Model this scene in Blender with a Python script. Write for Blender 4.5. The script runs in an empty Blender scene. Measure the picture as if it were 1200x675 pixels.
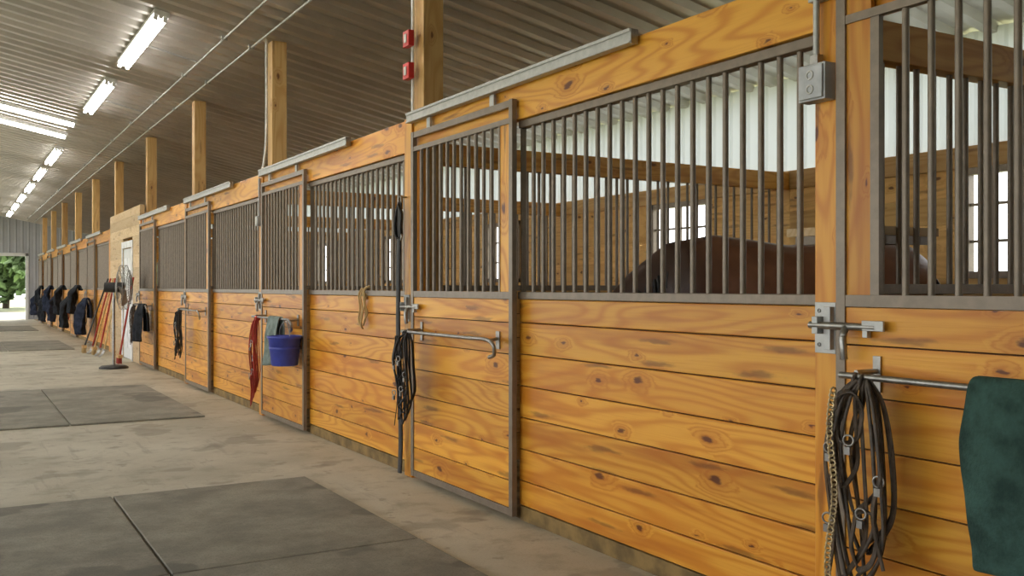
import bpy, math, random
from mathutils import Vector, Matrix, noise
random.seed(7)
R = random.random
scene = bpy.context.scene
COL = scene.collection
# ------------------------------------------------------------------ materials
def newmat(name):
    m = bpy.data.materials.new(name); m.use_nodes = True
    nt = m.node_tree
    for n in list(nt.nodes): nt.nodes.remove(n)
    out = nt.nodes.new('ShaderNodeOutputMaterial')
    b = nt.nodes.new('ShaderNodeBsdfPrincipled')
    nt.links.new(b.outputs[0], out.inputs[0])
    return m, nt, b
class G:
    def __init__(s, nt): s.nt = nt
    def n(s, t, **kw):
        x = s.nt.nodes.new(t)
        for k, v in kw.items(): setattr(x, k, v)
        return x
    def l(s, a, b): s.nt.links.new(a, b)
    def _in(s, node, i, v):
        if hasattr(v, 'is_linked') or hasattr(v, 'links'): s.l(v, node.inputs[i])
        else: node.inputs[i].default_value = v
    def math(s, op, a, b=0.0, c=None, clamp=False):
        x = s.n('ShaderNodeMath', operation=op); x.use_clamp = clamp
        s._in(x, 0, a); s._in(x, 1, b)
        if c is not None: s._in(x, 2, c)
        return x.outputs[0]
    def vmul(s, a, v):
        x = s.n('ShaderNodeVectorMath', operation='MULTIPLY'); s.l(a, x.inputs[0]); x.inputs[1].default_value = v
        return x.outputs[0]
    def noise(s, vec, scale=1, detail=2, rough=.5, dist=0):
        x = s.n('ShaderNodeTexNoise'); 
        if vec is not None: s.l(vec, x.inputs['Vector'])
        x.inputs['Scale'].default_value = scale; x.inputs['Detail'].default_value = detail
        x.inputs['Roughness'].default_value = rough; x.inputs['Distortion'].default_value = dist
        return x.outputs['Fac']
    def mr(s, v, a, b, c=0, d=1, smooth=True):
        x = s.n('ShaderNodeMapRange', interpolation_type='SMOOTHSTEP' if smooth else 'LINEAR')
        s.l(v, x.inputs[0]); x.inputs[1].default_value = a; x.inputs[2].default_value = b
        x.inputs[3].default_value = c; x.inputs[4].default_value = d
        return x.outputs[0]
    def mix(s, f, a, b, blend='MIX'):
        x = s.n('ShaderNodeMix', data_type='RGBA', blend_type=blend)
        s._in(x, 0, f)
        for i, v in ((6, a), (7, b)):
            if hasattr(v, 'links'): s.l(v, x.inputs[i])
            else: x.inputs[i].default_value = (*v, 1)
        return x.outputs[2]
    def bump(s, h, bsdf, strength=.2, dist=.01):
        x = s.n('ShaderNodeBump'); x.inputs['Strength'].default_value = strength; x.inputs['Distance'].default_value = dist
        s.l(h, x.inputs['Height']); s.l(x.outputs[0], bsdf.inputs['Normal'])

def wood(name, light, mid, dark, knot, rough=.42, knots=.4, vary=.35):
    m, nt, b = newmat(name); g = G(nt)
    a = g.n('ShaderNodeAttribute'); a.attribute_name = 'gc'; gc = a.outputs['Vector']
    br = g.n('ShaderNodeAttribute'); br.attribute_name = 'br'; brf = br.outputs['Fac']
    n1 = g.noise(g.vmul(gc, (.5, 4.2, 4.2)), 1, 1.5, .45)
    sep = g.n('ShaderNodeSeparateXYZ'); g.l(gc, sep.inputs[0])
    wob = g.noise(g.vmul(gc, (14, 45, 14)), 1, 3, .6)
    wob2 = g.noise(g.vmul(gc, (6, 30, 11)), 1, 2, .6)
    yy = g.math('ADD', sep.outputs[1], sep.outputs[2])
    def vor(sx, sy, wa, wb, off):
        cmb = g.n('ShaderNodeCombineXYZ')
        g.l(g.math('MULTIPLY_ADD', sep.outputs[0], sx, g.math('MULTIPLY_ADD', wob, wa, off)), cmb.inputs[0])
        g.l(g.math('MULTIPLY_ADD', yy, sy, g.math('MULTIPLY', wob2, wb)), cmb.inputs[1])
        v = g.n('ShaderNodeTexVoronoi', voronoi_dimensions='2D', feature='F1'); g.l(cmb.outputs[0], v.inputs['Vector'])
        v.inputs['Scale'].default_value = 1
        sc = g.n('ShaderNodeSeparateColor'); g.l(v.outputs['Color'], sc.inputs[0])
        return v.outputs['Distance'], sc.outputs
    dist, sc = vor(2.9, 6.0, .24, .24, 0)
    gate = g.math('GREATER_THAN', sc[0], 1 - knots)
    size = g.math('MULTIPLY_ADD', g.math('POWER', sc[1], 2.0), .085, .03)
    d = g.math('DIVIDE', dist, size)
    km = g.math('MULTIPLY', g.mr(d, .55, 1.25, 1, 0), gate)
    halo = g.math('MULTIPLY', g.mr(d, .6, 5.0, 1, 0), gate)
    ds, sc2 = vor(1.5, 13.0, .3, .5, 17.3)   # long reddish resin streaks
    sm = g.math('MULTIPLY', g.mr(ds, .06, .24, 1, 0), g.math('GREATER_THAN', sc2[0], .70))
    ph = g.math('ADD', g.math('MULTIPLY', n1, 105), g.math('MULTIPLY', halo, 14))
    ring = g.math('MULTIPLY_ADD', g.math('SINE', ph), .5, .5)
    ring = g.math('POWER', ring, 2.2)
    fine = g.noise(g.vmul(gc, (3.5, 140, 140)), 1, 2, .6)
    blot = g.noise(g.vmul(gc, (.9, 8, 8)), 1, 3, .6)
    c = g.mix(g.math('MULTIPLY', ring, .8), light, mid)
    c = g.mix(g.mr(fine, .45, .75, 0, .3), c, mid)
    c = g.mix(g.mr(blot, .50, .68, 0, .6), c, dark)
    c = g.mix(g.math('MULTIPLY', halo, .45), c, dark)
    c = g.mix(g.mr(brf, .0, 1, 0, vary, False), c, dark)
    c = g.mix(g.math('MULTIPLY', sm, .55), c, knot)
    c = g.mix(g.math('MULTIPLY', km, .9), c, knot)
    hsv = g.n('ShaderNodeHueSaturation'); g.l(c, hsv.inputs['Color'])
    g.l(g.mr(g.math('FRACT', g.math('MULTIPLY', brf, 7.31)), 0, 1, .85, 1.12, False), hsv.inputs['Value'])
    g.l(hsv.outputs[0], b.inputs['Base Color'])
    b.inputs['Roughness'].default_value = rough
    b.inputs['Specular IOR Level'].default_value = .4
    g.bump(fine, b, .12, .004)
    return m

def plain(name, col, rough=.5, metal=0, var=.15, scale=8, bump=.05, spec=.5, bdist=.01):
    m, nt, b = newmat(name); g = G(nt)
    tc = g.n('ShaderNodeTexCoord').outputs['Object']
    n = g.noise(tc, scale, 4, .6)
    dk = tuple(x * (1 - var * 1.6) for x in col); lt = tuple(min(1, x * (1 + var)) for x in col)
    g.l(g.mix(g.mr(n, .3, .7), dk, lt), b.inputs['Base Color'])
    b.inputs['Roughness'].default_value = rough; b.inputs['Metallic'].default_value = metal
    b.inputs['Specular IOR Level'].default_value = spec
    if bump: g.bump(g.noise(tc, scale * 12, 3), b, bump, bdist)
    return m
def emit(name, col, s):
    m, nt, b = newmat(name)
    b.inputs['Base Color'].default_value = (*col, 1)
    b.inputs['Emission Color'].default_value = (*col, 1); b.inputs['Emission Strength'].default_value = s
    return m

M_pine = wood('varnished_pine', (.82, .41, .05), (.62, .225, .015), (.46, .13, .008), (.085, .016, .004), .36, .46, .34)
M_post = wood('post_pine', (.76, .40, .08), (.58, .25, .035), (.44, .15, .018), (.14, .04, .01), .45, .3)
M_beam = wood('beam_pine', (.68, .44, .18), (.54, .31, .10), (.40, .20, .06), (.14, .05, .02), .6, .3)
M_pale = wood('pale_pine', (.66, .5, .3), (.56, .39, .2), (.46, .3, .14), (.2, .1, .05), .6, .3)
M_inner = wood('stall_lining_wood', (.78, .50, .19), (.64, .37, .12), (.50, .26, .07), (.12, .05, .02), .65, .4)
M_skirt = plain('treated_skirt', (.22, .14, .045), .8, 0, .3, 6)
M_dark = plain('gap_backing', (.06, .024, .005), .9)
M_brown = plain('brown_painted_steel', (.22, .175, .13), .38, .25, .08, 20)
M_galv = plain('galvanised_steel', (.44, .44, .42), .45, .5, .08, 25)
M_steel = plain('worn_steel', (.34, .33, .31), .36, .9, .12, 30)
M_ceil = plain('ceiling_metal', (.58, .55, .50), .33, .7, .08, 1.5, 0)
M_grey = plain('grey_metal', (.42, .43, .46), .5, .1, .05, 2, 0)
M_wpaint = plain('white_door_paint', (.72, .73, .72), .5, 0, .05, 2, 0)
M_blackleather = plain('black_leather', (.018, .016, .015), .5, 0, .3, 30, .2)
M_brownleather = plain('brown_leather', (.075, .055, .038), .5, 0, .3, 30, .2)
M_red = plain('red_nylon', (.35, .03, .015), .7)
M_redbox = plain('red_plastic', (.62, .03, .03), .35)
M_tan = plain('tan_rope', (.55, .38, .17), .9)
M_brass = plain('brass_chain', (.62, .50, .30), .35, .8)
M_green = plain('green_fleece', (.042, .088, .072), .95, 0, .3, 9, .5, .2)
M_greycloth = plain('sage_cloth', (.24, .29, .26), .95, 0, .2, 9, .5, .2)
M_blackcloth = plain('black_cloth', (.022, .025, .03), .9, 0, .3, 9, .5, .2)
M_bluecloth = plain('navy_cloth', (.025, .032, .055), .9, 0, .3, 9, .5, .2)
M_bucket = plain('blue_bucket_plastic', (.045, .065, .38), .4)
M_boxgrey = plain('grey_box_paint', (.42, .43, .44), .4, .3)
M_fix = plain('fixture_white', (.8, .8, .8), .4)
M_tube = emit('fluorescent_tube', (1, .97, .92), 28)
M_outlet = plain('ivory', (.7, .69, .65), .5)
def translucent():
    m, nt, b = newmat('white_eave_panel'); g = G(nt)
    b.inputs['Base Color'].default_value = (.74, .77, .78, 1); b.inputs['Roughness'].default_value = .5
    t = g.n('ShaderNodeBsdfTranslucent'); t.inputs[0].default_value = (.64, .68, .70, 1)
    x = g.n('ShaderNodeMixShader'); x.inputs[0].default_value = .36  # translucency added to the white wall so sky light brightens the stall interiors
    g.l(b.outputs[0], x.inputs[1]); g.l(t.outputs[0], x.inputs[2])
    g.l(x.outputs[0], [n for n in nt.nodes if n.type == 'OUTPUT_MATERIAL'][0].inputs[0])
    return m
M_eave = translucent()

def concrete():
    m, nt, b = newmat('concrete_floor'); g = G(nt)
    tc = g.n('ShaderNodeTexCoord').outputs['Object']
    big = g.noise(tc, .7, 5, .6); med = g.noise(tc, 4, 5, .65); fine = g.noise(tc, 90, 3, .7)
    c = g.mix(g.mr(big, .32, .68), (.40, .37, .285), (.56, .53, .43))
    sp = g.n('ShaderNodeSeparateXYZ'); g.l(tc, sp.inputs[0])
    edge = g.mr(g.math('ADD', sp.outputs[0], g.math('MULTIPLY', med, .9)), 2.55, 3.1, 0, .4)
    c = g.mix(edge, c, (.50, .41, .26))
    c = g.mix(g.mr(med, .48, .70, 0, .65), c, (.30, .275, .21))
    c = g.mix(g.mr(fine, .5, .8, 0, .6), c, (.24, .215, .17))
    st = g.noise(tc, 1.6, 3, .5)
    c = g.mix(g.mr(st, .59, .63, 0, .42), c, (.2, .17, .125))
    st2 = g.noise(tc, 5.5, 3, .6)
    c = g.mix(g.mr(st2, .63, .68, 0, .4), c, (.19, .16, .12))
    ln = g.noise(g.vmul(tc, (9, .8, 1)), 1, 4, .7)
    c = g.mix(g.mr(ln, .58, .68, 0, .3), c, (.23, .205, .16))
    g.l(c, b.inputs['Base Color']); b.inputs['Roughness'].default_value = .75
    g.bump(fine, b, .25, .004)
    return m
def rubber():
    m, nt, b = newmat('dusty_rubber'); g = G(nt)
    tc = g.n('ShaderNodeNewGeometry').outputs['Position']
    med = g.noise(tc, 2.2, 6, .7); fine = g.noise(tc, 140, 2, .7)
    c = g.mix(g.mr(med, .35, .68), (.20, .19, .155), (.33, .31, .245))
    c = g.mix(g.mr(fine, .45, .72, 0, .6), c, (.12, .115, .095))
    st = g.noise(tc, 1.25, 3, .5)
    c = g.mix(g.mr(st, .60, .63, 0, .5), c, (.095, .09, .078))
    g.l(c, b.inputs['Base Color']); b.inputs['Roughness'].default_value = .8
    g.bump(fine, b, .4, .004)
    return m
M_conc = concrete(); M_rub = rubber()
M_dirt = plain('stall_bedding', (.34, .24, .13), .95, 0, .35, 5, .5, .3)
M_grass = plain('outdoor_gravel_grass', (.36, .38, .22), .95, 0, .3, 1.2, 0)
M_leaf = plain('leaves', (.22, .33, .12), .7, 0, .5, .8, 0)
M_bark = plain('bark', (.09, .065, .045), .9)

# ------------------------------------------------------------------ mesh builder
class MB:
    def __init__(s): s.V = []; s.F = []; s.GC = []; s.BR = []; s.MI = []; s.SM = []; s.mats = []
    def mi(s, mat):
        if mat not in s.mats: s.mats.append(mat)
        return s.mats.index(mat)
    def box(s, x0, x1, y0, y1, z0, z1, mat, axis='Y'):
        o = (R() * 40, R() * 40, R() * 40); br = R(); b = len(s.V)
        for x in (x0, x1):
            for y in (y0, y1):
                for z in (z0, z1):
                    s.V.append((x, y, z))
                    l = {'Y': (y, z, x), 'X': (x, z, y), 'Z': (z, y, x)}[axis]
                    s.GC.append(tuple(l[i] + o[i] for i in range(3))); s.BR.append(br)
        for f in ((0, 1, 3, 2), (4, 6, 7, 5), (0, 4, 5, 1), (2, 3, 7, 6), (0, 2, 6, 4), (1, 5, 7, 3)):
            s.F.append(tuple(b + i for i in f)); s.MI.append(s.mi(mat)); s.SM.append(False)
    def raw(s, verts, faces, mat, smooth=True):
        b = len(s.V); br = R()
        for v in verts: s.V.append(tuple(v)); s.GC.append(tuple(v)); s.BR.append(br)
        for f in faces: s.F.append(tuple(b + i for i in f)); s.MI.append(s.mi(mat)); s.SM.append(smooth)
    def sweep(s, pts, a, mat, b=None, n=8, closed=False, ref=(.3, .2, 1), caps=True):
        b = a if b is None else b
        pts = [Vector(p) for p in pts]; N = len(pts); verts = []; faces = []
        ref = Vector(ref).normalized()
        for i, p in enumerate(pts):
            if closed: t = pts[(i + 1) % N] - pts[i - 1]
            else: t = pts[min(i + 1, N - 1)] - pts[max(i - 1, 0)]
            t.normalize()
            u = ref - t * ref.dot(t)
            if u.length < 1e-3: u = t.orthogonal()
            u.normalize(); w = t.cross(u)
            for j in range(n):
                an = 2 * math.pi * (j + .5) / n
                verts.append(p + u * a * math.cos(an) + w * b * math.sin(an))
        M = N if closed else N - 1
        for i in range(M):
            for j in range(n):
                k = (i + 1) % N
                faces.append((i * n + j, i * n + (j + 1) % n, k * n + (j + 1) % n, k * n + j))
        s.raw(verts, faces, mat, n > 4)
        if not closed and caps:
            s.raw(verts[:n], [tuple(range(n))[::-1]], mat, False)
            s.raw(verts[-n:], [tuple(range(n))], mat, False)
    def cyl(s, p0, p1, r, mat, n=10):
        d = Vector(p1) - Vector(p0)
        ref = (1, 0, 0) if abs(d.normalized().x) < .9 else (0, 0, 1)
        s.sweep([p0, p1], r, mat, n=n, ref=ref)
    def torus(s, c, r, t, mat, nrm=(1, 0, 0), n=16, m=6, sy=1.0):
        nrm = Vector(nrm).normalized(); u = nrm.orthogonal().normalized(); w = nrm.cross(u)
        pts = [Vector(c) + u * r * math.cos(2 * math.pi * i / n) + w * r * sy * math.sin(2 * math.pi * i / n) for i in range(n)]
        s.sweep(pts, t, mat, n=m, closed=True, ref=nrm)
    def lathe(s, c, prof, mat, n=32):
        verts = []; faces = []
        for (r, z) in prof:
            for j in range(n):
                a = 2 * math.pi * j / n; verts.append((c[0] + r * math.cos(a), c[1] + r * math.sin(a), c[2] + z))
        for i in range(len(prof) - 1):
            for j in range(n): faces.append((i * n + j, i * n + (j + 1) % n, (i + 1) * n + (j + 1) % n, (i + 1) * n + j))
        s.raw(verts, faces, mat)
    def mesh(s, name):
        me = bpy.data.meshes.new(name); me.from_pydata(s.V, [], s.F)
        for m in s.mats: me.materials.append(m)
        me.polygons.foreach_set('material_index', s.MI); me.polygons.foreach_set('use_smooth', s.SM)
        a = me.attributes.new('gc', 'FLOAT_VECTOR', 'POINT'); a.data.foreach_set('vector', [c for v in s.GC for c in v])
        a = me.attributes.new('br', 'FLOAT', 'POINT'); a.data.foreach_set('value', s.BR)
        me.update(); return me
    def obj(s, name, bevel=0, loc=(0, 0, 0), parent=None):
        return place(name, s.mesh(name), loc, bevel, parent)
def place(name, me, loc=(0, 0, 0), bevel=0, parent=None):
    o = bpy.data.objects.new(name, me); COL.objects.link(o); o.location = loc
    if bevel:
        b = o.modifiers.new('bevel', 'BEVEL'); b.width = bevel; b.segments = 2; b.limit_method = 'ANGLE'; b.angle_limit = math.radians(50)
    if parent: o.parent = parent
    return o
def spline(P, k=6, closed=False):
    P = [Vector(p) for p in P]; N = len(P); out = []
    rng = range(N if closed else N - 1)
    for i in rng:
        if closed: a, b, c, d = P[i - 1], P[i], P[(i + 1) % N], P[(i + 2) % N]
        else: a, b, c, d = P[max(i - 1, 0)], P[i], P[i + 1], P[min(i + 2, N - 1)]
        for j in range(k):
            t = j / k
            out.append(.5 * ((2 * b) + (c - a) * t + (2 * a - 5 * b + 4 * c - d) * t * t + (3 * b - a - 3 * c + d) * t ** 3))
    if not closed: out.append(P[-1])
    return out

# ------------------------------------------------------------------ layout
XF = 2.70; XO = 6.36; SL = .2; RX = -.9; YB = -3.0; YE = 42.2
def zc(x): return 3.86 + SL * (2.85 - x) if x >= RX else 3.86 + SL * (2.85 - RX) - SL * (RX - x)
P = {-2: -1.33, -1: 2.275}
for k in range(0, 11): P[k] = 5.88 + 3.6 * k
TACK = 4; DL = 1.34; DO = .05
XD = XF - .047

# floor / ground
m = MB(); m.box(-6.5, XF + .02, YB - .5, YE + .6, -.15, 0, M_conc); m.obj('floor')
m = MB(); m.box(XF + .021, XO - .02, YB, YE, -.15, -.005, M_dirt); m.obj('floor_stalls')
m = MB(); m.box(-90, 90, -60, 150, -.5, -.16, M_grass); m.obj('ground')
# ceiling
def ribs(y0, y1, per=.2286, h=.02, a=.62, b=.70, c=.92):
    out = []; y = y0
    while y < y1:
        out += [(y, 0), (y + per * a, 0), (y + per * b, -h), (y + per * c, -h)]; y += per
    out.append((y1, 0)); return out
def sheet(name, f0, f1, prof, mat):
    V = []; F = []
    for (t, h) in prof: V.append(f0(t, h)); V.append(f1(t, h))
    for i in range(len(prof) - 1): F.append((2 * i, 2 * i + 1, 2 * i + 3, 2 * i + 2))
    mb = MB(); mb.raw(V, F, mat, False); return mb
pr = ribs(YB - .3, YE + .5, .30, .055, .50, .60, .88)
c = sheet('c', lambda t, h: (RX, t, zc(RX) + h), lambda t, h: (6.6, t, zc(6.6) + h), pr, M_ceil)
c2 = sheet('c', lambda t, h: (-5.6, t, zc(-5.6) + h), lambda t, h: (RX, t, zc(RX) + h), pr, M_ceil)
c.raw(c2.V, c2.F, M_ceil, False); c.obj('ceiling')

# windows centre list and outer wall
WC = {}; HW = .45
for k in range(-1, 11): WC[k] = P[k - 1] + 1.60
m = MB()
ys = -3.0
for k in range(-1, 11):
    y1 = P[k] + .12 if k < 10 else YE
    w0, w1 = WC[k] - HW, WC[k] + HW
    for i in range(7): m.box(XO, XO + .04, ys, y1, i * 1.35 / 7, (i + 1) * 1.35 / 7, M_inner)
    for i in range(4):
        z0 = 1.35 + i * .2
        m.box(XO, XO + .04, ys, w0, z0, z0 + .2, M_inner); m.box(XO, XO + .04, w1, y1, z0, z0 + .2, M_inner)
    m.box(XO - .02, XO + .04, ys, y1, 2.15, 2.31, M_beam)
    ys = y1
pw = ribs(YB, YE, .2286, .02)
w = sheet('w', lambda t, h: (XO + .03 + h, t, 2.28), lambda t, h: (XO + .03 + h, t, zc(XO) - .02), pw, M_eave)
m.raw(w.V, w.F, M_eave, False)
m.obj('wall_right', .004)
for i, k in enumerate(range(-1, 11)):
    m = MB(); a, b = WC[k] - HW, WC[k] + HW
    x0, x1 = XO - .015, XO + .05
    m.box(x0, x1, a, a + .05, 1.35, 2.15, M_brown, 'Z'); m.box(x0, x1, b - .05, b, 1.35, 2.15, M_brown, 'Z')
    m.box(x0, x1, a, b, 1.35, 1.40, M_brown); m.box(x0, x1, a, b, 2.10, 2.15, M_brown)
    for j in range(1, 4): yy = a + j * 2 * HW / 4; m.box(XO + .005, XO + .03, yy - .01, yy + .01, 1.4, 2.1, M_brown, 'Z')
    for j in range(1, 3): zz = 1.35 + j * .8 / 3; m.box(XO + .006, XO + .029, a + .05, b - .05, zz - .01, zz + .01, M_brown)
    m.obj('window_%d' % (i + 1))
# end walls
def endwall(name, y, op):
    prof = ribs(-5.4, 6.4, .2286, .02); V = []; F = []; mb = MB()
    def zb(x): return 2.5 if (op and op[0] < x < op[1]) else 0
    pts = sorted(set([(t, h) for t, h in prof] + ([(op[0], 0), (op[0] + .001, 0), (op[1] - .001, 0), (op[1], 0)] if op else [])))
    for t, h in pts: V.append((t, y + h, zb(t))); V.append((t, y + h, zc(t) - .06))
    for i in range(len(pts) - 1): F.append((2 * i, 2 * i + 1, 2 * i + 3, 2 * i + 2))
    mb.raw(V, F, M_grey, False)
    if op:
        mb.box(op[0] - .1, op[0], y - .05, y + .1, 0, 2.6, M_wpaint, 'Z'); mb.box(op[1], op[1] + .1, y - .05, y + .1, 0, 2.6, M_wpaint, 'Z')
        mb.box(op[0] - .1, op[1] + .1, y - .05, y + .1, 2.5, 2.62, M_wpaint, 'X')
    mb.obj(name)
endwall('wall_back', YE, (-1.9, 2.45)); endwall('wall_front', YB, None)
m = MB(); m.box(-4.85, -4.65, YB, YE, 3.1, 3.35, M_beam)  # unseen left side, kept open so sky light falls evenly on the stall fronts
m.box(-4.8, -4.7, YB, YE, 0, .5, M_inner)
for k in range(0, 11, 2): m.box(-4.87, -4.69, P[k], P[k] + .17, 0, 3.1, M_beam, 'Z')
m.obj('unseen_open_side', .006)

# ------------------------------------------------------------------ stall fronts
SEAM = [.048 + .174 * i for i in range(8)]
def planks(mb, x0, x1, y0, y1, zb, zt, mat, axis='Y'):
    zs = [zb] + [z for z in SEAM if zb + .03 < z < zt - .03] + [zt]
    for a, b in zip(zs, zs[1:]):
        if axis == 'Y': mb.box(x0, x1, y0, y1, a + .0028, b - .0028, mat)
        else: mb.box(y0, y1, x0, x1, a + .0025, b - .0025, mat, 'X')
    if axis == 'Y': mb.box(x0 + .014, x1 - .004, y0 + .002, y1 - .002, zb + .004, zt - .004, M_dark)
    else: mb.box(y0 + .002, y1 - .002, x0 + .012, x1 - .012, zb + .004, zt - .004, M_dark, 'X')
def bars(mb, x, y0, y1, z0, z1, step=.1, r=.0125):
    n = max(1, round((y1 - y0) / step))
    for i in range(1, n): 
        y = y0 + (y1 - y0) * i / n; mb.cyl((x, y, z0), (x, y, z1), r, M_brown, 10)
def panel_mesh(L):
    mb = MB()
    planks(mb, 0, .04, 0, L, .085, 1.222, M_pine)
    mb.box(.004, .036, 0, L, 0, .08, M_skirt)
    mb.box(-.012, .05, 0, L, 1.222, 1.262, M_brown)
    mb.box(-.006, .045, 0, L, 2.165, 2.205, M_brown)
    mb.box(.005, .035, 0, .018, 1.262, 2.165, M_brown, 'Z'); mb.box(.005, .035, L - .018, L, 1.262, 2.165, M_brown, 'Z')
    bars(mb, .02, .018, L - .018, 1.262, 2.165, .098)
    return mb.mesh('stall_front_panel')
def door_mesh(L=DL, strip='low'):
    mb = MB()
    for y in (0, L - .038): mb.box(-.018, .012, y, y + .038, .03, 2.32, M_brown, 'Z')
    for z0, z1 in ((.03, .07), (1.222, 1.262), (2.28, 2.318), (2.19, 2.22)): mb.box(-.016, .010, .038, L - .038, z0, z1, M_brown)
    planks(mb, -.011, .010, .038, L - .038, .07, 1.222, M_pine)
    a, b = .038, L - .038
    if strip == 'low': mb.box(-.008, .010, .038, .148, 1.262, 2.19, M_pine, 'Z'); mb.box(-.012, .010, .148, .165, 1.262, 2.19, M_brown, 'Z'); a = .165
    else: mb.box(-.008, .010, b - .10, b, 1.262, 2.28, M_pine, 'Z'); mb.box(-.012, .010, b - .135, b - .10, 1.262, 2.19, M_brown, 'Z'); b = b - .135
    bars(mb, 0, a, b, 1.262, 2.19, .098, .0115)
    for y in (.25, L - .25):
        mb.box(-.008, .008, y - .025, y + .025, 2.318, 2.384, M_galv, 'Z')
    yl = L - .17
    mb.sweep(spline([(-.015, yl, .985), (-.11, yl - .005, 1.0), (-.135, yl - .08, 1.0), (-.135, .3, 1.0), (-.135, .08, 1.0), (-.13, .01, .97), (-.115, .03, .92), (-.10, .11, .90)], 6), .011, M_steel, n=8)
    mb.cyl((-.135, yl - .08, 1.0), (-.135, yl + .05, 1.0), .011, M_steel)
    mb.sweep(spline([(-.012, .16, 1.0), (-.08, .15, .99), (-.135, .14, 1.0)], 4), .009, M_steel)
    mb.box(-.02, -.0115, yl - .015, yl + .015, .94, 1.06, M_steel, 'Z'); mb.box(-.02, -.0115, .14, .18, .94, 1.04, M_steel, 'Z')
    mb.cyl((-.02, yl, 1.01), (-.12, yl, 1.01), .009, M_steel)
    return mb.mesh('stall_door')
def latch_mesh():
    mb = MB()
    mb.box(-.008, 0, .02, .112, -.10, .08, M_galv, 'Z')
    mb.box(-.03, -.008, .025, .055, -.085, .065, M_galv, 'Z')
    mb.cyl((-.045, .10, 0), (-.045, -.18, 0), .013, M_steel)
    mb.box(-.055, -.008, .06, .085, -.03, .03, M_galv); mb.box(-.056, -.046, -.215, -.13, -.012, .022, M_galv)
    mb.sweep(spline([(-.045, -.06, 0), (-.07, -.065, -.03), (-.075, -.07, -.07), (-.07, -.07, -.11)], 5), .013, M_steel)
    mb.box(-.053, -.032, -.15, -.13, -.035, .02, M_galv)
    for z in (-.07, .05): mb.torus((-.01, .092, z), .006, .003, M_steel, (1, 0, 0), 8, 4)
    return mb.mesh('door_latch')
def track_mesh(L):
    mb = MB()
    mb.box(-.040, 0, 0, L, 2.388, 2.450, M_galv)
    mb.box(-.046, -.040, 0, L, 2.438, 2.455, M_galv); mb.box(-.046, -.040, 0, L, 2.388, 2.398, M_galv)
    mb.box(-.042, 0, -.005, 0, 2.383, 2.452, M_steel)
    return mb.mesh('door_track')
def part_mesh():
    mb = MB(); x0, x1 = XF + .24, XO - .03
    planks(mb, -.02, .02, x0, x1, .02, 1.26, M_inner, 'X')
    mb.box(x0, x1, -.025, .025, 1.26, 1.30, M_brown, 'X')
    n = int((x1 - x0) / .1)
    for i in range(1, n): x = x0 + (x1 - x0) * i / n; mb.cyl((x, 0, 1.30), (x, 0, 2.14), .012, M_brown, 8)
    mb.box(x0, x1, -.04, .04, 2.14, 2.29, M_post, 'X')
    return mb.mesh('stall_partition')
cache = {}
def pm(L):
    L = round(L, 3)
    if L not in cache: cache[L] = panel_mesh(L)
    return cache[L]
dm = [door_mesh(DL, 'low'), door_mesh(DL, 'low')]; dma = door_mesh(DL, 'high'); lm = latch_mesh(); tm = track_mesh(2.46); pam = [part_mesh(), part_mesh()]
for k in range(-1, 10):
    a, b = P[k - 1] + .122, P[k]
    do = 0.0 if k == -1 else DO
    if k != TACK:
        y1 = b - do - DL + .03
        place('stall_front_panel', pm(y1 - a), (XF, a, 0), .0035)
        place('stall_door', dma if k == -1 else dm[k % 2], (XD, b - do - DL, 0), .003)
        place('door_latch', lm, (XF - .036, b, 1.155), .0015)
        place('door_track', tm, (XF - .036, b - 2.46, 0), .002)
        mh = MB(); mh.box(XF - .02, XF + .03, a, b - .002, 2.21, 2.43, M_pine); mh.box(XF + .03, XF + .07, a, b - .002, 2.24, 2.42, M_post); mh.obj('header_beam', .004)
        if k >= 0:
            mj = MB(); mj.box(XF, XF + .05, b - .05, b - .002, 0, 2.2, M_pine, 'Z'); mj.obj('door_jamb', .003)
    mp = MB()
    mp.box(XF - .035, XF + .075, b, b + .12, 0, 2.435 if k >= 0 else 2.9, M_pine, 'Z')
    mp.box(XF + .08, XF + .23, b + .055, b + .215, 0, zc(XF + .23) - .06, M_beam, 'Z')
    mp.obj('wooden_post', .004)
    place('stall_partition', pam[k % 2], (0, b + .135, 0), .003)

# tack room wall bay
a, b = P[TACK - 1] + .122, P[TACK] - .002
m = MB(); d0, d1 = 17.55, 18.6
z = 0
while z < 2.6:
    t = min(z + .18, 2.66)
    for (u, v) in ((a, d0), (d1, b)) if z < 2.0 else ((a, b),):
        m.box(XF - .03, XF + .05, u, v, z, t, M_pale)
    z = t
m.obj('tack_room_wall', .004)
m = MB()
m.box(XF - .05, XF - .031, d0 - .08, d0, 0, 2.1, M_fix, 'Z'); m.box(XF - .05, XF - .031, d1, d1 + .08, 0, 2.1, M_fix, 'Z'); m.box(XF - .05, XF - .031, d0, d1, 1.98, 2.1, M_fix)
m.box(XF - .02, XF + .02, d0 + .01, d1 - .01, .01, 1.97, M_wpaint, 'Z')
for zz in (.2, 1.1): 
    for yy in (d0 + .12, d0 + .56): m.box(XF - .028, XF - .02, yy, yy + .36, zz, zz + .7, M_fix, 'Z')
m.cyl((XF - .02, d0 + .08, 1.0), (XF - .08, d0 + .08, 1.0), .012, M_steel); m.cyl((XF - .08, d0 + .06, 1.0), (XF - .08, d0 + .17, 1.0), .011, M_steel)
m.obj('door_1', .003)

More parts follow.
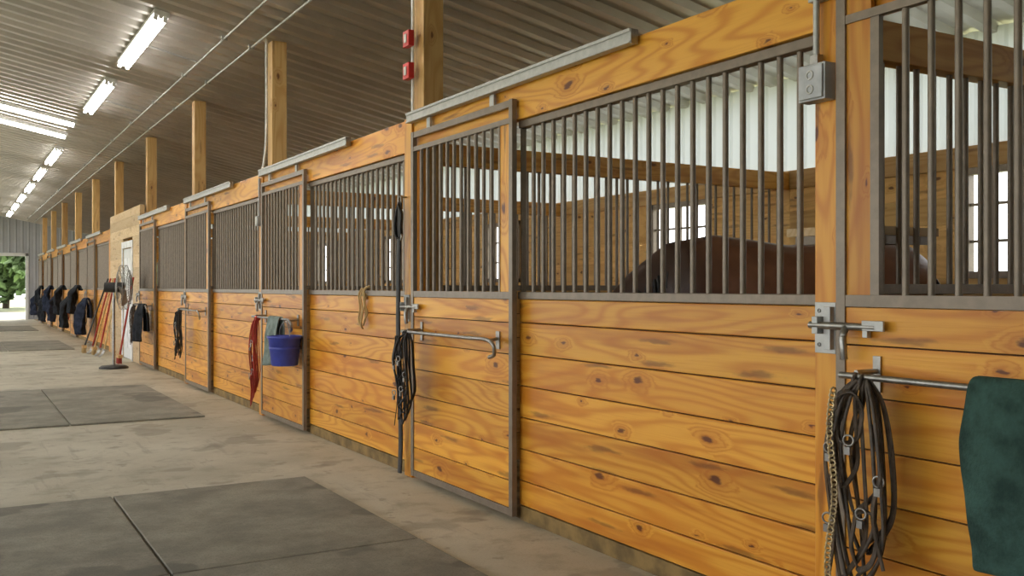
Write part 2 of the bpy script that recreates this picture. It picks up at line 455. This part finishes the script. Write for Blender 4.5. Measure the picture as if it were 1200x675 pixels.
# ------------------------------------------------------------------ mats
def mat_(x0, x1, y0, y1):
    mb = MB(); mb.box(x0 + .006, x1 - .006, y0 + .006, y1 - .006, .0005, .018, M_rub); mb.obj('rubber_mat', .006)
for x0, x1 in ((.83, 2.04), (-.40, .83)):
    for y0, y1 in ((.74, 2.57), (2.57, 4.4), (4.4, 6.22)): mat_(x0, x1, y0, y1)
for x0, x1 in ((.93, 2.15), (-.3, .93)):
    for y0, y1 in ((9.65, 13.15),): mat_(x0, x1, y0, y1)
    for y0, y1 in ((21.4, 23.2), (23.2, 25.0), (31, 33), (33, 35)): mat_(x0, x1, y0, y1)

# ------------------------------------------------------------------ lights
tilt = math.atan(SL)
def fixture(loc, L, rot, across=False):
    mb = MB()
    def bx(a, b, c, d, e, f, mt): mb.box(*((c, d, a, b) if across else (a, b, c, d)), e, f, mt)
    def cy(x, y0, y1, z): mb.cyl((y0, x, z) if across else (x, y0, z), (y1, x, z) if across else (x, y1, z), .019, M_tube, 10)
    bx(-.075, .075, -L / 2, L / 2, -.02, .03, M_fix)
    bx(-.02, .02, -L / 2, L / 2, -.045, -.02, M_fix)
    for x in (-.045, .045):
        cy(x, -L / 2 + .03, L / 2 - .03, -.05)
        for e in (-1, 1): bx(x - .02, x + .02, e * (L / 2 - .02) - .012, e * (L / 2 - .02) + .012, -.072, -.02, M_fix)
    o = mb.obj('fluorescent_light'); o.location = loc; o.rotation_euler = rot
for y in (6.1, 9.85, 13.35, 20.4, 23.9, 27.4, 30.9, 34.4, 37.9):
    fixture((1.77, y + 1.2, zc(1.77) - .09), 2.4, (0, tilt, 0))
for y in (17.2, 18.65): fixture((.57, y, zc(.57) - .09), 2.4, (0, tilt, 0), True)
for y in (5, 12, 19, 26, 33): fixture((-3.4, y, zc(-3.4) - .09), 2.4, (0, -tilt, 0))

# conduits
m = MB()
for x in (2.42, 2.70):
    m.cyl((x, -2, zc(x) - .085), (x, 41, zc(x) - .085), .013, M_galv, 8)
    for i in range(20): m.box(x - .03, x + .03, 2 + 2 * i, 2.03 + 2 * i, zc(x) - .102, zc(x) - .058, M_galv)
m.obj('electrical_conduit')
for y in (11.2, 14.8):
    m = MB(); m.sweep([(1.9, y, zc(1.9) - .08), (2.40, y, zc(2.42) - .09)], .012, M_galv, ref=(0, 0, 1)); m.obj('electrical_conduit')
m = MB(); y = P[0] + .18; xx = XF + .055
m.cyl((xx, y, 2.44), (xx, y, zc(xx) - .06), .011, M_fix, 8)
for z in (2.785, 3.01):
    m.box(xx - .055, xx - .012, y - .05, y + .05, z - .055, z + .055, M_redbox, 'Z'); m.box(xx - .062, xx - .055, y - .02, y + .02, z - .03, z + .03, M_outlet, 'Z')
m.obj('alarm_box', .004)
m = MB(); y = P[1] + .1; m.sweep(spline([(xx, y + .08, zc(xx) - .06), (xx, y + .08, 2.9), (xx - .01, y + .12, 2.6), (xx - .03, y + .16, 2.46)], 6), .011, M_fix, n=8); m.obj('wall_conduit')
# junction box on the near post
m = MB(); x0 = XF - .036; y = P[-1] + .085
m.cyl((x0 - .03, y, 2.07), (x0 - .03, y, 2.88), .012, M_galv, 8)
m.box(x0 - .055, x0, y - .06, y + .06, 1.945, 2.075, M_boxgrey, 'Z')
m.box(x0 - .063, x0 - .055, y - .053, y + .053, 1.952, 2.068, M_boxgrey, 'Z')
for z in (1.985, 2.035): m.torus((x0 - .064, y, z), .014, .004, M_outlet, (1, 0, 0), 12, 5)
m.box(x0 - .045, x0 - .015, y - .018, y + .018, 2.075, 2.11, M_steel, 'Z'); m.box(x0 - .04, x0, y - .03, y + .03, 2.3, 2.32, M_galv)
m.obj('junction_box', .004)
m = MB(); q = P[1] + .01; xq = XF - .036; m.box(xq - .04, xq, q + .02, q + .1, 1.9, 2.0, M_boxgrey, 'Z'); m.box(xq - .046, xq - .04, q + .03, q + .09, 1.91, 1.99, M_outlet, 'Z'); m.box(xq - .02, xq, q + .05, q + .07, 2.0, 2.38, M_boxgrey, 'Z'); m.obj('junction_box', .003)

# ------------------------------------------------------------------ halters etc
XB = XD - .135
def loop(cy, cz, ry, rz, dx=0, ph=0, n=9, jit=.12):
    P_ = []
    for i in range(n):
        a = 2 * math.pi * i / n + ph; s = 1 + (R() - .5) * jit
        P_.append((dx + (R() - .5) * .03, cy + ry * math.cos(a) * s, cz + rz * math.sin(a) * s))
    return spline(P_, 5, True)
def halter(loc, mat, h=.5, chain=False, n=3, metal=M_steel, wid=.09, sw=.0125):
    mb = MB(); ref = (.55, 1, .25); t = .0032
    def U(y0, y1, dep, bulge, dx, w=sw, tt=t, top=.0):
        ym = (y0 + y1) / 2 + (R() - .5) * .02
        pts = [(dx * .3, y0 * .25, top + .005), (dx, y0 * .8, top - dep * .12), (dx - .01, y0 - bulge, top - dep * .42), (dx + .005, y0 - bulge * .6, top - dep * .78), (dx - .01, ym - .012, top - dep * .985),
               (dx - .012, ym + .012, top - dep), (dx + .005, y1 + bulge * .5, top - dep * .74), (dx - .015, y1 + bulge, top - dep * .38), (dx, y1 * .8, top - dep * .1), (dx * .3, y1 * .25, top + .005)]
        mb.sweep(spline(pts, 5), w, mat, tt, 4 if w > tt * 1.5 else 6, False, ref)
    U(-wid * .5, wid * .45, h * .62, .02, -.02); U(-wid * .75, wid * .15, h * .80, .025, .0)
    U(-wid * .15, wid * .8, h * .95, .018, -.035); U(wid * .1, wid * .55, h * .5, .012, -.03)
    for i in range(n): U(-wid * (.3 + .5 * R()), wid * (.2 + .6 * R()), h * (.7 + .32 * R()), .012 + .02 * R(), -.05 + .02 * i, .0075, .0065)
    mb.sweep(loop(.2 * wid, -h * .17, wid * .42, h * .13, -.05), sw, mat, t, 4, True, ref)
    mb.sweep(loop(-.35 * wid, -h * .75, wid * .35, h * .14, -.055, .4), sw, mat, t, 4, True, ref)
    mb.sweep(spline([(-.02, wid * .5, -h * .1), (-.05, wid * .95, -h * .35), (-.04, wid * .7, -h * .7), (-.05, wid * .95, -h * 1.06)], 6), sw, mat, t, 4, False, ref)
    mb.sweep(spline([(-.02, -wid * .4, -h * .2), (-.06, -wid * .9, -h * .4), (-.05, -wid * .6, -h * .62), (-.06, -wid * 1.0, -h * .86)], 6), sw, mat, t, 4, False, ref)
    for (yy, zz) in ((.75 * wid, -h * .33), (-.85 * wid, -h * .45), (.8 * wid, -h * .68), (-.3 * wid, -h * .62), (.1 * wid, -h * .28)):
        mb.torus((-.06, yy, zz), .017, .0035, metal, (1, .3, 0), 14, 6)
        mb.box(-.068, -.056, yy - .011, yy + .011, zz - .045, zz - .02, metal, 'Z')
    if chain:
        for i in range(52):
            z = -.03 - i * .0155; yy = wid * .50 + .012 * math.sin(i * .22) + i * .0003
            mb.torus((-.075, yy, z), .0105, .0034, M_brass, (1, .2, 0) if i % 2 else (.2, 1, 0), 8, 5, 1)
    mb.torus((0, 0, .0), .020, .007, mat, (0, 1, 0), 12, 6)
    mb.torus((0, .025, .0), .021, .007, mat, (.1, 1, 0), 12, 6)
    mb.obj('horse_halter', 0, loc)
HY = -DO - .19
halter((XB, P[-1] + HY + .025, .985), M_brownleather, .66, True, 5, M_steel, .12, .0165)
halter((XB, P[0] + HY - .02, .985), M_blackleather, .56, False, 4, M_steel, .10, .015)
halter((XB, P[1] + HY - .12, .985), M_red, .8, False, 3, M_steel, .07)
halter((XB, P[2] + HY - .1, .985), M_blackleather, .6, False, 4, M_steel, .10, .018)
halter((XB, P[3] + HY - .1, .985), M_brownleather, .6)
for k in (5, 6, 7, 8, 9): halter((XB, P[k] - .5, .985), (M_blackleather, M_red)[k == 6], .75, False, 6, M_steel, .15, .02)
# long lead strap on post
m = MB(); yy = P[0] + .085; xs = XF - .085
m.sweep(spline([(xs, yy, 1.86), (xs - .005, yy + .014, 1.3), (xs - .01, yy, .8), (xs, yy - .015, .3), (xs - .01, yy - .02, .03)], 6), .030, M_blackleather, .012, 8, False, (0, 1, 0))
m.torus((xs, yy, 1.63), .03, .007, M_steel); m.torus((xs, yy, 1.88), .024, .005, M_steel)
m.cyl((XF - .036, yy, 1.9), (xs - .01, yy, 1.9), .006, M_steel)
m.sweep(loop(yy, 1.74, .035, .12, xs - .01), .014, M_blackleather, .007, 6, True, (1, .3, 0))
m.sweep(loop(yy, .80, .04, .15, xs - .02), .015, M_blackleather, .007, 6, True, (.5, 1, 0))
m.obj('lead_strap')
# rope on rail
m = MB(); y = 6.76
for i in range(3): m.sweep(loop(y + .01 * i, 1.13, .022 + .006 * i, .11 + .02 * i, XF - .02 - .012 * i), .007, M_tan, .007, 6, True)
m.torus((XF + .015, y, 1.243), .045, .009, M_tan, (0, 1, 0), 14, 6); m.torus((XF + .015, y + .02, 1.243), .046, .009, M_tan, (0, 1, .1), 14, 6)
m.obj('rope_knot')

# ------------------------------------------------------------------ draped cloth
def drape(name, xb, zb, y0, y1, hf, hb, mat, amp=.02, th=.012, seed=0):
    ny, na = 28, 40; V = []; F = []
    rb = .016 + th / 2
    for i in range(ny + 1):
        u = i / ny; y = y0 + (y1 - y0) * u
        hf_ = hf * (1 + .03 * math.sin(u * 5 + seed)) ; hb_ = hb
        tot = hf_ + hb_ + math.pi * rb
        for j in range(na + 1):
            s = tot * j / na
            if s < hf_: dz = -(hf_ - s); x = -rb; k = (hf_ - s)
            elif s < hf_ + math.pi * rb: a = (s - hf_) / rb; x = -rb * math.cos(a); dz = rb * math.sin(a); k = 0
            else: k = s - hf_ - math.pi * rb; dz = -k; x = rb; 
            sg = -1 if x < 0 else 1
            f = min(1, k / .15)
            wv = amp * f * (math.sin(u * 9 + seed + k * 3) + .6 * math.sin(u * 21 + seed * 2) + .8 * noise.noise(Vector((u * 3, k * 6, seed)))) + amp * 1.3 * f
            x2 = x + (sg * wv if sg < 0 else min(.05, abs(wv) * .5))
            pinch = (u - .5) * .05 * f * math.sin(k * 6 + seed)
            V.append((xb + x2, y + pinch + .008 * noise.noise(Vector((k * 9, seed, u))), zb + dz))
    for i in range(ny):
        for j in range(na): a = i * (na + 1) + j; F.append((a, a + 1, a + na + 2, a + na + 1))
    mb = MB(); mb.raw(V, F, mat); o = mb.obj(name)
    s = o.modifiers.new('solid', 'SOLIDIFY'); s.thickness = th; s.offset = 0
    s = o.modifiers.new('sub', 'SUBSURF'); s.levels = 1; s.render_levels = 1
    return o
drape('green_horse_blanket', XB, 1.0, 1.04, 1.68, .52, .42, M_green, .010, .026, 1)
drape('hand_towel', XB, 1.0, 8.36, 8.70, .42, .3, M_greycloth, .02, .012, 3)
drape('dark_horse_blanket', XB, 1.0, P[3] - 1.32, P[3] - .88, .55, .4, M_blackcloth, .03, .02, 5)
for k in (5, 6, 7, 8, 9):
    drape('dark_horse_blanket', XB, 1.0, P[k] - 1.35, P[k] - .75, .62 + .2 * R(), .4, (M_blackcloth, M_bluecloth)[k % 2], .06, .04, k)
    if k < 9: drape('dark_horse_blanket', XB - .02, 1.28, P[k] + .15, P[k] + .75, .5 + .25 * R(), .08, (M_blackcloth, M_bluecloth)[k == 7], .06, .04, k + 20)
# ------------------------------------------------------------------ bucket
m = MB(); c = (XB - .02, 8.19, .60)
m.lathe(c, [(0, 0), (.105, 0), (.115, .01), (.14, .235), (.152, .24), (.154, .262), (.14, .262), (.136, .24), (.112, .02), (0, .02)], M_bucket, 36)
m.lathe(c, [(.128, .14), (.134, .145), (.135, .16), (.132, .165)], M_bucket, 36)
m.sweep(spline([(c[0], c[1] - .15, c[2] + .25), (c[0] + .0, c[1] - .12, c[2] + .33), (c[0] + .01, c[1], c[2] + .385), (c[0], c[1] + .12, c[2] + .33), (c[0], c[1] + .15, c[2] + .25)], 6), .004, M_steel, n=6)
m.obj('feed_bucket')

# ------------------------------------------------------------------ fan
m = MB(); fx, fy = 2.18, 16.15
m.lathe((fx, fy, 0), [(0, 0), (.22, 0), (.22, .02), (.18, .045), (.04, .06), (0, .06)], M_blackleather, 24)
m.cyl((fx, fy, .05), (fx, fy, 1.1), .022, M_steel); m.cyl((fx, fy, .6), (fx, fy, 1.22), .016, M_steel)
n = Vector((.95, -.31, 0)).normalized(); hc = Vector((fx + .14, fy - .05, 1.28)); FR = .35
m.cyl(hc + n * -.28, hc + n * .0, .08, M_blackleather, 16)
m.sweep([Vector((fx, fy, 1.2)), Vector((fx, fy, 1.3))], .03, M_blackleather)
u = Vector((0, 0, 1)); w_ = n.cross(u)
for q, off in ((FR, .04), (FR, -.04), (.27, .085), (.2, .10), (.12, .11), (.27, -.07), (.18, -.09)): m.torus(hc + n * off, q, .005, M_steel, n, 36, 5)
for i in range(28):
    a = 2 * math.pi * i / 28; d = u * math.cos(a) + w_ * math.sin(a)
    m.sweep([hc + n * .11 + d * .04, hc + n * .10 + d * .2, hc + n * .04 + d * FR, hc - n * .04 + d * FR, hc - n * .09 + d * .18, hc - n * .1 + d * .06], .003, M_steel, n=4, ref=tuple(n))
for i in range(4):
    a0 = i * math.pi / 2 + .3; V = []; F = []
    for r_ in (.05, .17, .30):
        for da, o_ in ((-.38, -.03), (0, 0), (.38, .03)):
            d = u * math.cos(a0 + da) + w_ * math.sin(a0 + da); V.append(hc + d * r_ + n * o_)
    for r_ in range(2):
        for c_ in range(2): q = r_ * 3 + c_; F.append((q, q + 1, q + 4, q + 3))
    m.raw(V, F, M_galv)
m.obj('pedestal_fan')
# leaning tools
def tool(x, y, lean, mat, kind):
    mb = MB(); x1 = XF - .075
    top = Vector((x1, y + lean, 1.45)); bot = Vector((x, y, .12))
    mb.sweep([bot, top], .016, mat, n=8)
    if kind == 'broom':
        mb.box(x - .04, x + .03, y - .13, y + .13, .10, .15, M_beam)
        for i in range(13):
            for j in range(3): mb.cyl((x - .03 + .022 * j, y - .12 + .02 * i, .11), (x - .035 + .025 * j, y - .12 + .02 * i, .001), .006, M_red if mat == M_red else M_tan, 4)
    else:
        mb.box(x - .02, x + .02, y - .13, y + .13, .12, .15, M_steel)
        for i in range(8): mb.sweep([(x, y - .12 + .034 * i, .13), (x - .03, y - .12 + .034 * i, .06), (x - .09, y - .12 + .034 * i, .006)], .005, M_steel, n=4)
    mb.obj('stall_broom' if kind == 'broom' else 'manure_fork')
tool(2.40, 17.1, .05, M_red, 'broom'); tool(2.38, 18.85, -.04, M_tan, 'fork'); tool(2.35, 19.2, .04, M_red, 'fork'); tool(2.3, 19.55, -.04, M_beam, 'broom'); tool(2.3, 19.9, -.04, M_red, 'fork'); tool(2.2, 20.25, -.04, M_blackleather, 'broom')

# ------------------------------------------------------------------ corner ledge in the horse's stall
m = MB(); x0, y0 = XF + .235, P[-1] + .17; zt = 1.525; W1, W2 = .5, .34
for z_, mt, s_ in ((zt, M_pale, 1), (zt - .035, M_brown, .86)):
    V = [(x0, y0, z_), (x0 + W1 * s_, y0, z_), (x0, y0 + W2 * s_, z_), (x0, y0, z_ - .033), (x0 + W1 * s_, y0, z_ - .033), (x0, y0 + W2 * s_, z_ - .033)]
    m.raw(V, [(0, 1, 2), (3, 5, 4), (0, 2, 5, 3), (0, 3, 4, 1), (1, 4, 5, 2)], mt, False)
m.obj('corner_shelf')

# ------------------------------------------------------------------ horse
def horse():
    m_, nt, b = newmat('horse_coat'); g = G(nt)
    tc = g.n('ShaderNodeTexCoord').outputs['Object']
    sp = g.n('ShaderNodeSeparateXYZ'); g.l(tc, sp.inputs[0])
    nz = g.noise(tc, 3, 4, .6)
    c = g.mix(g.mr(nz, .3, .7), (.16, .062, .030), (.26, .11, .055))
    c = g.mix(g.mr(g.math('ADD', sp.outputs[0], g.math('MULTIPLY', nz, .2)), -.1, .3, .85, 0), c, (.030, .016, .012))
    c = g.mix(g.mr(sp.outputs[2], .35, .6, 1, 0), c, (.015, .01, .008))
    g.l(c, b.inputs['Base Color']); b.inputs['Roughness'].default_value = .42
    g.bump(g.noise(g.vmul(tc, (30, 120, 120)), 1, 2), b, .15, .003)
    mb = MB()
    def loft(rings, n=20):
        V = []; F = []
        for i, (x, y, z, rx_, ry_, rz_) in enumerate(rings):
            p = Vector((x, y, z)); q0 = Vector(rings[max(i - 1, 0)][:3]); q1 = Vector(rings[min(i + 1, len(rings) - 1)][:3])
            t = (q1 - q0).normalized(); side = Vector((0, 1, 0)); up = side.cross(t).normalized()
            if rx_ == 'leg': up = Vector((1, 0, 0)); up = (up - t * up.dot(t)).normalized(); side = t.cross(up)
            for j in range(n):
                a = 2 * math.pi * j / n; V.append(p + side * ry_ * math.cos(a) + up * rz_ * math.sin(a))
        for i in range(len(rings) - 1):
            for j in range(n): F.append((i * n + j, i * n + (j + 1) % n, (i + 1) * n + (j + 1) % n, (i + 1) * n + j))
        F.append(tuple(range(n))[::-1]); F.append(tuple(range((len(rings) - 1) * n, len(rings) * n)))
        mb.raw(V, F, m_)
    B = 'b'
    loft([(-.30, 0, 1.18, B, .10, .14), (-.22, 0, 1.18, B, .19, .25), (-.08, 0, 1.22, B, .235, .35), (.06, 0, 1.245, B, .25, .365), (.25, 0, 1.235, B, .29, .345),
          (.5, 0, 1.215, B, .31, .33), (.75, 0, 1.25, B, .30, .315), (.98, 0, 1.30, B, .285, .30), (1.15, 0, 1.29, B, .25, .27), (1.27, 0, 1.26, B, .18, .21), (1.34, 0, 1.25, B, .08, .12)])
    loft([(.02, 0, 1.36, B, .13, .24), (-.15, 0, 1.34, B, .135, .235), (-.35, 0, 1.22, B, .115, .19), (-.55, 0, 1.04, B, .095, .155), (-.72, 0, .87, B, .085, .13), (-.80, 0, .77, B, .08, .11)])
    loft([(-.74, 0, .90, B, .06, .07), (-.79, 0, .80, B, .095, .125), (-.84, 0, .68, B, .098, .125), (-.88, 0, .55, B, .075, .09), (-.91, 0, .43, B, .062, .07), (-.93, 0, .34, B, .066, .07), (-.935, 0, .29, B, .045, .05)])
    for s in (-1, 1):
        loft([(-.74, s * .06, .90, B, .028, .03), (-.71, s * .075, .97, B, .026, .02), (-.70, s * .08, 1.04, B, .006, .006)], 10)
        loft([(-.10, s * .15, 1.12, 'leg', .10, .15), (-.08, s * .155, .9, 'leg', .075, .10), (-.09, s * .15, .70, 'leg', .055, .065), (-.09, s * .15, .50, 'leg', .05, .052), (-.085, s * .15, .44, 'leg', .042, .045),
              (-.085, s * .15, .22, 'leg', .03, .034), (-.09, s * .15, .16, 'leg', .036, .042), (-.115, s * .15, .08, 'leg', .036, .042), (-.13, s * .15, .06, 'leg', .052, .062), (-.14, s * .15, .004, 'leg', .062, .075)], 14)
        loft([(1.08, s * .14, 1.25, 'leg', .12, .22), (1.02, s * .165, 1.02, 'leg', .11, .20), (.97, s * .165, .84, 'leg', .085, .13), (1.08, s * .155, .68, 'leg', .055, .075), (1.19, s * .15, .55, 'leg', .048, .06), (1.185, s * .15, .46, 'leg', .04, .048),
              (1.15, s * .15, .25, 'leg', .032, .036), (1.14, s * .15, .17, 'leg', .038, .044), (1.10, s * .15, .08, 'leg', .037, .042), (1.09, s * .15, .06, 'leg', .052, .062), (1.08, s * .15, .004, 'leg', .06, .072)], 14)
    o = mb.obj('horse'); 
    r = o.modifiers.new('remesh', 'REMESH'); r.mode = 'VOXEL'; r.voxel_size = .018; r.use_smooth_shade = True
    s_ = o.modifiers.new('smooth', 'SMOOTH'); s_.factor = .6; s_.iterations = 7
    o.location = (3.88, 4.33, -.005); o.rotation_euler = (0, 0, math.radians(-30.4))
    mm = MB(); M_hair = plain('black_horse_hair', (.010, .008, .008), .5, 0, .3, 60, .3)
    for i in range(150):
        t = R(); x = .04 - .78 * t; z = 1.59 - .60 * t ** 1.15 + .0
        s = 1 if R() < .4 else -1
        d = .10 + .12 * R()
        mm.sweep(spline([(x, 0, z - .02), (x - .02, s * .05, z + .008), (x - .04, s * .12, z - d * .5), (x - .05 + (R() - .5) * .04, s * (.15), z - d * 1.5)], 4), .011, M_hair, .005, 5, False, (1, 0, 0))
    mm.obj('mane', 0, parent=o)
    mt = MB()
    for i in range(60):
        y = (R() - .5) * .07; e = (R() - .5) * .12
        mt.sweep(spline([(1.30, y * .5, 1.38), (1.39, y, 1.30), (1.42 + e * .3, y + e * .3, 1.0), (1.40 + e * .5, y + e * .6, .5 + R() * .15)], 5), .012, M_hair, .007, 5, False, (0, 1, 0))
    mt.obj('tail', 0, parent=o)
    me_ = MB()
    for s in (-1, 1):
        me_.lathe((-.855, s * .088, .72), [(0, -.018), (.012, -.013), (.018, 0), (.012, .013), (0, .018)], M_hair, 12)
    me_.obj('eyes', 0, parent=o)
horse()

# ------------------------------------------------------------------ outdoors
def tree(x, y, h, w):
    mb = MB(); mb.sweep(spline([(x, y, -.2), (x + .1, y, h * .3), (x - .1, y, h * .6)], 4), .22, M_bark, n=8)
    for i in range(2600):
        th, ph = R() * 6.283, math.acos(2 * R() - 1); rr = (.55 + .45 * R())
        q = Vector((math.sin(ph) * math.cos(th) * w, math.sin(ph) * math.sin(th) * w, math.cos(ph) * h * .45)) * rr
        q *= 1 + .35 * noise.noise(q * .6)
        c_ = Vector((x, y, h * .52)) + q; a = Vector((R() - .5, R() - .5, R() - .5)).normalized(); b_ = a.orthogonal().normalized(); s = .22 + .2 * R()
        mb.raw([c_ - a * s, c_ + b_ * s * .6, c_ + a * s, c_ - b_ * s * .6], [(0, 1, 2, 3)], M_leaf, False)
    mb.obj('tree')
for (x, y, h, w_) in ((-3, 60, 7, 3.2), (1.5, 63, 6.5, 3), (5.5, 60, 7.5, 3.2), (-8, 64, 8, 4), (10, 66, 8, 4), (3, 72, 9, 4)): tree(x, y, h, w_)
m = MB(); m.box(-5, 4.5, YE + .6, 56, -.16, -.02, M_conc); m.obj('driveway')

# ------------------------------------------------------------------ world & sun
w = bpy.data.worlds.new('world'); scene.world = w; w.use_nodes = True
nt = w.node_tree; bg = nt.nodes['Background']
bg.inputs[0].default_value = (.95, .975, 1.0, 1); bg.inputs[1].default_value = 3.3
s = bpy.data.lights.new('sun', 'SUN'); s.energy = 4; s.angle = .02; s.color = (1, .95, .87)
so = bpy.data.objects.new('sun', s); COL.objects.link(so); so.rotation_euler = (math.radians(-28), math.radians(12), 0); so.location = (0, 0, 20)

# ------------------------------------------------------------------ camera
cam = bpy.data.cameras.new('camera'); cam.lens = 1115 / 1200 * 36; cam.sensor_width = 36; cam.shift_y = -1.5 / 1200; cam.clip_start = .05; cam.clip_end = 400
co = bpy.data.objects.new('camera', cam); COL.objects.link(co); co.location = (0, 0, 1.29); co.rotation_euler = (math.radians(90), 0, math.radians(-30.4))
scene.camera = co
scene.view_settings.view_transform = 'Standard'
scene.view_settings.look = 'None'
scene.view_settings.exposure = 0
